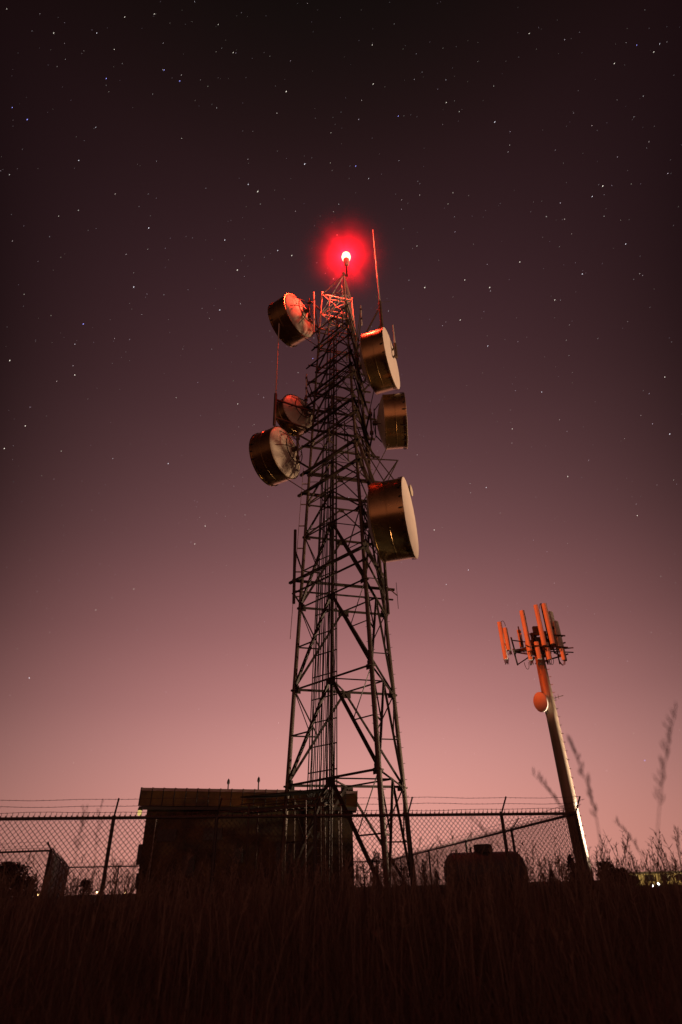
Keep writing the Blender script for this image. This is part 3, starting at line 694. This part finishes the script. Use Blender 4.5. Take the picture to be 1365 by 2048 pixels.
# ------------------------------------------------------------------ fences
RZ = 1.45
def fence(name, P, label, arm=(0,-.26,.30), posts=None, diamond=.115, wr=.0056, mesh_on=True, slats=False, wires=(.33,.66,1.0), base=None, end_ticks=True, group='chain link fences of the compound'):
    """P: ground-plan points of one straight run; posts: fractions"""
    a, b = Vector(P[0]), Vector(P[1]); ln = (b-a).length; d = (b-a)/ln; base = G0 if base is None else base
    root = thing(name, (a.x, a.y, base), label, 'fence', group); arm = Vector(arm)
    at = lambda t, z: Vector((a.x+d.x*t, a.y+d.y*t, z))
    MB().tube(at(0, RZ), at(ln, RZ), .034, 10).build('top_rail', M['fence'], root, True)
    if mesh_on:
        mb = MB(); h = RZ - base; n = int((ln+h)/diamond); off = 1/0.0 if False else 0
        nrm = Vector((-d.y, d.x, 0))*wr
        for i in range(n+1):
            s = i*diamond
            for sg in (1, -1):
                # line from bottom (t=s-h .. ) rising at 45 degrees*1.3
                t0, t1 = (s-h, s) if sg == 1 else (s, s-h)
                z0, z1 = base, RZ+.06
                p, q = (t0, z0), (t1, z1)
                # clip to 0..ln
                def clip(p, q):
                    (u0, v0), (u1, v1) = p, q
                    if u0 < 0: v0 += (v1-v0)*(0-u0)/(u1-u0); u0 = 0
                    if u0 > ln: v0 += (v1-v0)*(ln-u0)/(u1-u0); u0 = ln
                    return (u0, v0)
                if (t0 < 0 and t1 < 0) or (t0 > ln and t1 > ln): continue
                p2, q2 = clip(p, q), clip(q, p)
                mb.tube(at(*p2)+nrm*sg, at(*q2)+nrm*sg, wr, 4)
        for i in range(int(ln/diamond)): mb.tube(at(i*diamond, RZ+.03), at(i*diamond+.006, RZ+.12), wr*1.1, 4)
        mb.build('chain_link', M['wire'], root)
    if slats:
        mb = MB(); n = int(ln/.14)
        for i in range(n): mb.bar(at(i*.14+.07, base), at(i*.14+.07, RZ-.04-R.uniform(0,.05)), .115, .02, (d.x, d.y, 0) if False else (-d.y, d.x, 0))
        mb.build('slats', M['slat'], root)
    posts = posts if posts is not None else [i/max(1, round(ln/3)) for i in range(round(ln/3)+1)]
    for t in posts:
        p = MB().tube(at(t*ln, base), at(t*ln, RZ+.05), .042, 10).build('post', M['fence'], root, True)
        if arm.length > 0: MB().tube(at(t*ln, RZ), at(t*ln, RZ)+arm, .02, 6).build('arm', M['fence'], p, True)
    for k in wires:
        if arm.length == 0: break
        mb = MB(); pts = []; n = max(8, int(ln/.5)); ph = R.uniform(0, 6)
        for i in range(n+1): t = ln*i/n; pts.append(at(t, RZ)+arm*k+Vector((0,0,.012*math.sin(t*1.1+ph)+.01*math.sin(t*3.1+ph)-.02)))
        mb.path(pts, .0045, 4)
        t = .1
        while t < ln:
            c = at(t, RZ)+arm*k+Vector((0,0,.012*math.sin(t*1.1+ph)-.02)); mb.tube(c+Vector((-.008,0,-.018)), c+Vector((.008,0,.018)), .0025, 4); t += .14
        mb.build('barbed_wire', M['wire'], root)
    return root
FA, FB = Vector((-10.2, 14.0, 0)), Vector((5.81, 17.04, 0)); fl = (FB-FA).length
tx = lambda x: (x-FA.x)/(FB.x-FA.x)
fence('chain_link_fence', (FA, FB), 'long front chain link fence with barbed wire, crossing before shed and tower', (.13,-.24,.37), [tx(x) for x in (-8.4,-5.36,-3.1,-.83,1.42,3.82,5.81)])
def side_y(px):
    lo, hi = 17.04, 60
    A, B_ = Vector((5.81,17.04,0)), Vector((3.97,34.85,0))
    best = None
    for i in range(2000):
        y = lo + (hi-lo)*i/2000; x = A.x + (B_.x-A.x)*(y-A.y)/(B_.y-A.y)
        r = ray(px, 1690); e = abs(r.x/r.y - x/y)
        if best is None or e < best[0]: best = (e, y)
    return best[1]
SB = Vector((2.6, 48.1, 0)); SA = Vector((5.81, 17.04, 0))
fence('chain_link_fence', (SA, SB), 'receding right side chain link fence behind the tank, from the corner post', (.30,-.02,.33), [(side_y(p)-17.04)/(48.1-17.04) for p in (1028, 933, 857, 800)] + [1], wr=.0055)
fence('chain_link_fence', (Vector((-17.71,42.8,0)), SB), 'far back fence seen low behind the shed, left of its wall', (0,.2,.3), wr=.007, diamond=.17)
fence('slatted_fence', (Vector((-11.46,25.78,0)), Vector((-17.71,42.8,0))), 'receding fence run filled with dark upright slats, left of the shed', (-.22,.0,.28), [0,.2,.4,.6,.8,1], mesh_on=False, slats=True, group=None)
fence('chain_link_fence', (Vector((-22,27.1,0)), Vector((-11.5,25.8,0))), 'lower left chain link run ending at the slatted corner', (-.12,-.1,.3), [0,.33,.66,1], wr=.005)

# ------------------------------------------------------------------ propane tank
YT = 20.2
tl, tr = aty(888, 1738, YT).x, aty(1053, 1738, YT).x; zt = aty(968, 1704, YT).z; rt = .52
tc_ = Vector(((tl+tr)/2, YT, zt-rt)); hl = (tr-tl)/2
tank = thing('gas_tank', (tc_.x, YT, G0), 'fat horizontal gas tank with black lid behind the right fence', 'tank')
prof = [(-hl, 0)] + [(-hl+.30*(1-math.cos(a)), rt*math.sin(a)) for a in (.25,.5,.75,1.0,1.25,PI/2)] + [(hl-.30*(1-math.cos(a)), rt*math.sin(a)) for a in (PI/2,1.25,1.0,.75,.5,.25)] + [(hl, 0)]
MB().lathe(tc_, (1,.04,0), prof, 36).build('shell', M['tank'], tank, True)
MB().lathe(tc_+Vector((.02,0,rt-.02)), (0,0,1), [(0,.27), (.17,.27), (.21,.25), (.22,.2), (.22,0)], 26).build('lid', M['dome'], tank, True)
for s in (-1, 1):
    MB().box(tc_+Vector((s*hl*.6, 0, -(rt+(tc_.z-rt-G0))/2-.1)), (.14, .8, (tc_.z-G0)-.2)).build('saddle', M['concrete'], tank)
    mb = MB(); c = tc_+Vector((s*hl*.72, 0, rt-.02)); mb.path([c+Vector((-.06,0,0)), c+Vector((-.05,0,.08)), c+Vector((.05,0,.08)), c+Vector((.06,0,0))], .012, 6); mb.build('lifting_lug', M['dome'], tank)
MB().tube(tc_+Vector((-.35,0,rt-.02)), tc_+Vector((-.35,0,rt+.13)), .03, 8).build('valve', M['dome'], tank, True)

# ------------------------------------------------------------------ monopole
PX, PY = 9.76, 29.0
zp = aty(1076, 1300, PY).z + .3
mono = thing('monopole', (PX, PY, gz(PX, PY)), 'tall smooth monopole outside the fence corner, white lit low down', 'antenna pole')
mb = MB().lathe((PX, PY, G0-.1), (0,0,1), [(0,.42), (.06,.42), (.06,.30), (3.6,.285), (3.62,.295), (3.8,.293), (7.4,.262), (7.42,.27), (7.6,.268), (zp-G0,.215), (zp-G0+.02,.215), (zp-G0+.03,0)], 32)
z = 1.6
while z < zp-.3:
    mb.tube((PX+.15, PY-.12, z), (PX+.31, PY-.20, z), .016, 5); z += .38
shaft = mb.build('shaft', M['pole'], mono, True)
# platform: hexagonal head frame with three cross arms
cz = zp - .15
mb = MB(); 
for dz, rr in ((0,.5), (-.42,.42)):
    pts = [Vector((PX+rr*math.cos(2*PI*i/18), PY+rr*math.sin(2*PI*i/18), cz+dz)) for i in range(19)]; mb.path(pts, .045, 6)
for i in range(9): a = 2*PI*i/9; mb.tube((PX+.5*math.cos(a), PY+.5*math.sin(a), cz), (PX+.2*math.cos(a), PY+.2*math.sin(a), cz-.42), .025, 6)
mb.build('collar', M['steel_dark'], mono, True)
mb = MB(); sectors = []
for k, a in enumerate((math.radians(-78), math.radians(42), math.radians(162))):
    d = Vector((math.cos(a), math.sin(a), 0)); t = Vector((-d.y, d.x, 0)); c = Vector((PX, PY, cz)) + d*1.15
    mb.bar(Vector((PX, PY, cz-.05)), c+Vector((0,0,-.05)), .14, .14)
    mb.tube(Vector((PX, PY, cz-.45)), c+Vector((0,0,-.1)), .04, 6)
    for zz in (.22, -.38): mb.tube(c-t*(1.3 if k == 2 else .95)+Vector((0,0,zz)), c+t*(1.3 if k == 2 else .95)+Vector((0,0,zz)), .04, 8)
    for s_ in (-1, 1): mb.tube(c+t*s_*.9+Vector((0,0,.22)), Vector((PX, PY, cz+.2)), .03, 6); mb.tube(c+t*s_*1.25+Vector((0,0,-.38)), Vector((PX, PY, cz-.2)), .03, 6)
    sectors.append((c, d, t))
plat = mb.build('head_frame', M['steel_dark'], mono, True)
mb = MB()
for i in range(5):
    a = i*1.3; p = Vector((PX+.25*math.cos(a), PY+.25*math.sin(a), cz-.3)); mb.path([p, p+Vector((.1*math.cos(a),.1*math.sin(a),-.35)), p+Vector((.22*math.cos(a+1),.22*math.sin(a+1),.05)), p+Vector((.5*math.cos(a),.5*math.sin(a),.2))], .018, 5)
mb.build('cable_loops', M['cable'], plat, True)
for i in range(3):
    a = i*2.1+.4; MB().box((PX+.42*math.cos(a), PY+.42*math.sin(a), cz+.1), (.3,.2,.5)).build('radio_unit', M['tank'], mono)

def panel_antenna(label, loc, rotz, ln=2.0, wd=.21):
    root = thing('panel_antenna', (0,0,0), label, 'panel antenna', 'panel antennas on the monopole head')
    mb = MB(); dp = .13; n = 8
    ring_ = [(wd/2*math.cos(t)*1.0, -dp*.5-dp*.42*math.sin(t)) for t in [PI*i/n for i in range(n+1)]] + [(-wd/2, dp*.4), (wd/2, dp*.4)]
    for z in (-ln/2, ln/2):
        for x, y in ring_: mb.v.append(Vector((x, y-.05, z)))
    k = len(ring_)
    for i in range(k): j = (i+1) % k; mb.f.append((i, j, k+j, k+i))
    mb.f.append(tuple(range(k-1,-1,-1))); mb.f.append(tuple(range(k, 2*k)))
    mb.build('radome', M['panel'], root, True)
    MB().tube((0,.20,-ln/2-.12), (0,.20,ln/2+.1), .035, 8).build('mount_pipe', M['steel_dark'], root, True)
    mb = MB()
    for z in (-ln*.36, ln*.36): mb.box((0,.09,z), (.1,.2,.12))
    mb.build('bracket', M['rubber'], root)
    mb = MB()
    for x in (-.08, 0, .08): mb.path([(x,-.06,-ln/2), (x,-.02,-ln/2-.16), (x,.10,-ln/2-.20), (x*.5,.22,-ln/2+.1)], .013, 5)
    mb.build('jumper_cables', M['cable'], root, True)
    root.location = loc; root.rotation_euler = (0,0,rotz); return root
# (pixel centre, distance, length in metres, facing angle, label)
plist = [((1006,1282), 28.6, 1.95, -22, 'orange panel antenna outermost left of the monopole head'),
 ((1015,1279), 29.3, 1.2, -30, 'short panel antenna tucked just behind the outermost left panel'),
 ((1041,1276), 30.3, .95, 165, 'deep red panel antenna small and far, between the left two bright panels'),
 ((1053,1262), 28.0, 2.1, -40, 'tall slim orange panel antenna standing alone left of the central pair'),
 ((1080,1251), 27.7, 2.1, -5, 'left panel antenna of the tallest central orange pair'),
 ((1096,1248), 27.7, 2.1, 15, 'right panel antenna of the tallest central orange pair'),
 ((1107,1262), 28.5, 2.0, 44, 'tan panel antenna partly hidden right behind the central pair'),
 ((1118,1282), 28.2, 2.0, 50, 'olive tan panel antenna outermost right of the monopole head'),
 ((1059,1303), 28.3, .9, -20, 'short orange panel antenna hanging low at the left of the pole top'),
 ((1076,1302), 27.9, .85, -8, 'short orange panel antenna directly in front of the collar'),
 ((1095,1303), 28.0, .85, 10, 'short panel antenna low between collar and right panels')]
for (p, y, ln, an, lab) in plist: panel_antenna(lab, aty(*p, y), math.radians(an), ln, .32 if 'tan panel' in lab else .21)
for px_, py_, y_ in ((1068,1275,28.6), (1072,1262,28.9), (1088,1272,28.3), (1101,1290,28.6), (1087,1296,28.2), (1062,1290,28.5)):
    MB().box(aty(px_, py_, y_), (.26,.18,.46)).build('radio_unit', M['rubber'], mono)
for px_, py_, y_, h_ in ((1006,1246,28.8,.30), (1083,1211,27.9,.30), (1055,1333,28.2,-.35), (1104,1325,28.4,-.25), (1014,1322,28.8,-.25)):
    c = aty(px_, py_, y_); MB().path([c+Vector((.11*math.cos(a_), 0, h_*math.sin(a_) - h_*.6)) for a_ in [PI*i/9 for i in range(10)]], .014, 5).build('cable_loop', M['cable'], plat, True)

# microwave dish on the pole
dp_ = aty(1083, 1404, 28.6); md = thing('pole_dish', dp_, 'round microwave dish half way up the monopole, orange above and white below', 'dish antenna')
md.location = dp_
MB().lathe(dp_, (-.80,-.35,-.12), [(-.20,0), (-.18,.12), (-.11,.32), (0,.46), (.06,.46), (.12,.41), (.19,.28), (.23,.12), (.24,0)], 36).build('radome', M['radome'], md, True)
c = Vector((PX-.28, PY-.12, dp_.z)); MB().tube(c-Vector((0,0,.5)), c+Vector((0,0,.55)), .045, 8).build('mount_pipe', M['steel_dark'], md, True)
MB().bar(c+Vector((0,0,.2)), (PX, PY, dp_.z+.2), .08, .08).bar(c-Vector((0,0,.2)), (PX, PY, dp_.z-.2), .08, .08).bar(c, dp_, .12, .12).build('bracket', M['steel_dark'], md)
# side arm to the right
ya = thing('side_antenna', (PX, PY, dp_.z), 'small spiky side antenna on the right of the monopole opposite its dish', 'antenna')
a, b = aty(1103,1398,PY), aty(1127,1391,PY); MB().tube((PX,PY,a.z), a, .035, 6).tube(a, b, .018, 6).build('boom', M['steel'], ya)
mb = MB()
for t in (.1,.35,.6): c = a.lerp(b, t); mb.tube(c-Vector((0,.0,.12)), c+Vector((0,0,.12)), .009, 5)
mb.build('element', M['steel'], ya)

# ------------------------------------------------------------------ trees and shrubs
def tree(name, px, py_top, y, wpx, shape, label, cat='tree', dens=900, base=None, lsz=1.0):
    top = aty(px, py_top, y); g0 = (gz(top.x, y) if base is None else base); h = top.z - g0; sc_ = y*.843/FP; rad = wpx*.5*sc_
    root = thing(name, (top.x, y, g0), label, cat, 'trees and shrubs round the compound')
    mb = MB(); rr = random.Random(int(px*7+y))
    mb.path([(top.x, y, g0), (top.x+rad*.06, y, g0+h*.4), (top.x-rad*.03, y, g0+h*.95)], [h*.035+.02, h*.024+.01, .01], 7)
    for i in range(9):
        t = rr.uniform(.25,.8); a = rr.uniform(0, 2*PI); l = rad*.7*(1.15-t if shape == 'cone' else .9); mb.tube((top.x, y, g0+h*t), (top.x+math.cos(a)*l, y+math.sin(a)*l, g0+h*t+l*.35), h*.010+.006, 5, .004)
    mb.build('trunk', M['bark'], root, True)
    V, F, T = [], [], []
    clumps = []
    for i in range(110):
        if shape == 'cone': t = rr.random()**1.25; rmax = rad*(1-t)*rr.uniform(.75,1.1)+rad*.06; z = g0+h*(.08+.92*t)
        else:
            t = rr.random(); rmax = rad*math.sqrt(max(.05, 1-(2*t-1)**2))*rr.uniform(.7,1.08); z = g0+h*(.2+.8*t)
        a = rr.uniform(0, 2*PI); q = rr.random()**.5; clumps.append((top.x+math.cos(a)*rmax*q, y+math.sin(a)*rmax*q, min(z, top.z-rr.uniform(.02,.22)*h), rr.uniform(.10,.22)*rad*(1.25-(t*.6 if shape == 'cone' else 0)), rr.random()))
    for i in range(int(dens*(2.6 if dens > 300 else 1.6))):
        c = clumps[rr.randrange(len(clumps))]; v = Vector((rr.gauss(0,1), rr.gauss(0,1), rr.gauss(0,.8)))*c[3]*.6; p = Vector(c[:3])+v
        if p.z > top.z: p.z = top.z - rr.random()*.1*h
        s = rad*.062*rr.uniform(.6,1.5)*lsz; d1_ = Vector((rr.gauss(0,1), rr.gauss(0,1), rr.gauss(0,1))).normalized(); d2_ = d1_.cross(Vector((rr.gauss(0,1), rr.gauss(0,1), rr.gauss(0,1)))).normalized()
        b = len(V); V += [p-d1_*s*1.6, p-d2_*s*.6, p+d1_*s*1.6, p+d2_*s*.6]; F.append((b,b+1,b+2,b+3)); T += [min(1, max(0, c[4]*.7+rr.random()*.3))]*4
    mm = MB(); mm.v = V; mm.f = F; mm.build('crown', M['leaf'], root, False, T); return root
tree('conifer', 1139, 1708, 52, 46, 'cone', 'bushy dark conifer just left of the monopole base, tallest on the right')
tree('conifer', 1102, 1738, 52, 30, 'cone', 'small pointed conifer between the tank and the tallest right conifer')
tree('deciduous_tree', 1208, 1722, 70, 46, 'round', 'rounded dark tree just right of the monopole base')
tree('deciduous_tree', 1240, 1736, 74, 44, 'round', 'low rounded tree between the monopole and the lit building')
tree('shrub', 1262, 1752, 70, 34, 'round', 'lowest shrub touching the left end of the lit building', 'shrub')
tree('shrub', 24, 1724, 31, 84, 'round', 'broad dark shrub behind the lower left fence at the picture edge', 'shrub', 2200, lsz=.7)
tree('shrub', 58, 1752, 33, 50, 'round', 'lower shrub beside the broad one, next to the slatted corner', 'shrub', 1200, lsz=.8)
tree('shrub', 172, 1757, 46, 34, 'round', 'small round shrub right of the slatted fence run', 'shrub')
tree('pine_tree', 752, 1702, 34.5, 34, 'round', 'ragged young pine beyond the right end of the shed', 'tree', 700)
tree('pine_tree', 727, 1722, 33.5, 36, 'round', 'thin airy sapling against the right wall of the shed', 'tree', 260)
tree('cedar_tree', 846, 1716, 38, 26, 'cone', 'narrow pointed cedar between the tower foot and the tank', 'tree', 800)
tree('cedar_tree', 806, 1722, 36, 40, 'round', 'bare wispy bush behind the right tower leg', 'shrub', 260)
tree('cedar_tree', 872, 1738, 44, 30, 'cone', 'small cedar hugging the left end of the tank', 'tree', 600)

# ------------------------------------------------------------------ far lit building and lamps
YB = 118.
bl, brr = aty(1252, 1756, YB), aty(1440, 1748, YB); zb = gz(50, 118)
bu = thing('warehouse', ((bl.x+brr.x)/2, YB, zb), 'long low building with floodlit yellow wall on the right horizon', 'building')
zt_ = aty(1330, 1747, YB).z
MB().box(((bl.x+brr.x)/2, YB+6, (zb+zt_)/2), (brr.x-bl.x, 12, zt_-zb)).build('wall', M['bwall'], bu)
MB().box(((bl.x+brr.x)/2, YB+5.6, zt_+.16), (brr.x-bl.x+1.2, 13.6, .32)).build('roof', M['broof'], bu)
for i in range(6):
    x = bl.x + (brr.x-bl.x)*(i+.5)/6; f_ = MB().box((x, YB-.02, (zb+zt_)/2+.3), (1.6,.1,1.0)).build('window', M['trim'], bu); MB().box((x, YB-.06, (zb+zt_)/2+.3), (1.35,.08,.78)).build('pane', M['window'], f_)
WL = glow('warm_lamp', (1,.62,.25), 14); WW = glow('white_lamp', (1,.95,1), 30)
def lamp(px, py, y, mat, label, h, lum=None, c=(1,.7,.35), hr=.12):
    p = aty(px, py, y); g = gz(p.x, y) if y < 220 else G0-1.8
    root = thing('street_lamp', (p.x, y, min(g, p.z-.5)), label, 'street lamp', 'far lamps along the horizon')
    MB().tube((p.x, y+.1, min(g, p.z-.5)), (p.x, y+.1, p.z+.15), .05, 8).tube((p.x, y+.1, p.z+.15), (p.x, y-.2, p.z+.15), .035, 6).build('post', M['fence'], root, True)
    MB().lathe((p.x, y-.15, p.z+.12), (0,0,-1), [(0,hr*.7), (.06,hr), (.14,hr*.8), (.18,0)], 12).build('lamp_head', mat, root, True)
    if lum: light('lamp_light', 'POINT', (p.x, y-.4, p.z-.1), lum, c, .15)
lamp(1316, 1769, 60, WW, 'brightest white lamp low in the grass before the lit building', 3, None, hr=.11)
lamp(1305, 1772, 58, WW, 'dimmer white lamp just left of the brightest one', 3, None, hr=.06)
lamp(1212, 1748, 90, WW, 'small white lamp among the trees right of the monopole', 3, None, hr=.07)
lamp(1117, 1770, 90, WL, 'orange lamp at the foot of the right conifers', 3, None, hr=.12)
lamp(196, 1785, 70, WL, 'orange lamp behind the back fence, left of the fence post', 3, None, hr=.10)
lamp(252, 1787, 70, WL, 'orange lamp behind the back fence close to the shed', 3, None, hr=.09)
lamp(78, 1790, 60, WL, 'dim orange lamp under the slatted fence corner', 3, None, hr=.05)
# lights that floodlight the warehouse wall
for x in (bl.x+3, bl.x+9, bl.x+15): light('wall_light', 'POINT', (x, YB-3.5, zt_-.2), 420, (1,.72,.30), .2)

# site floodlights to the right, outside the frame: one close by whitens the pole foot, one far off lights the dish covers
def aim(o, tgt): o.rotation_euler = (Vector(tgt)-o.location).to_track_quat('-Z', 'Y').to_euler()
for fl_p, lab, e, c, ang, tgt in ((Vector((17.0, 29.7, .9)), 'low floodlight in the grass right of the monopole, aimed at its foot', 15000, (1,.78,.56), 54, (PX, PY, 3.9)),
                             (Vector((58, 25.5, 1.5)), 'far floodlight on a stake right of the site, aimed up at the dishes', 190000, (1,.60,.36), 27, (1.5, 29.5, 27))):
    fd = thing('floodlight', (fl_p.x, fl_p.y, G0), lab, 'floodlight')
    MB().tube((fl_p.x+.3, fl_p.y, G0), (fl_p.x+.3, fl_p.y, fl_p.z), .04, 8).build('stake', M['fence'], fd, True)
    MB().box((fl_p.x+.28+(5.4 if fl_p.x > 50 else 0), fl_p.y, fl_p.z), (.12,.4,.3)).build('housing', M['trim'], fd)
    aim(light('flood_lamp', 'SPOT', fl_p, e, c, 5.0 if fl_p.x > 50 else .15, spot_size=math.radians(ang), spot_blend=.6), tgt)

# ------------------------------------------------------------------ render settings
sc.view_settings.view_transform = 'Standard'; sc.view_settings.look = 'None'; sc.view_settings.exposure = 0; sc.view_settings.gamma = 1
sc.cycles.use_denoising = True
sc.cycles.max_bounces = 4; sc.cycles.volume_bounces = 1; sc.cycles.sample_clamp_indirect = 3
bpy.context.view_layer.update()
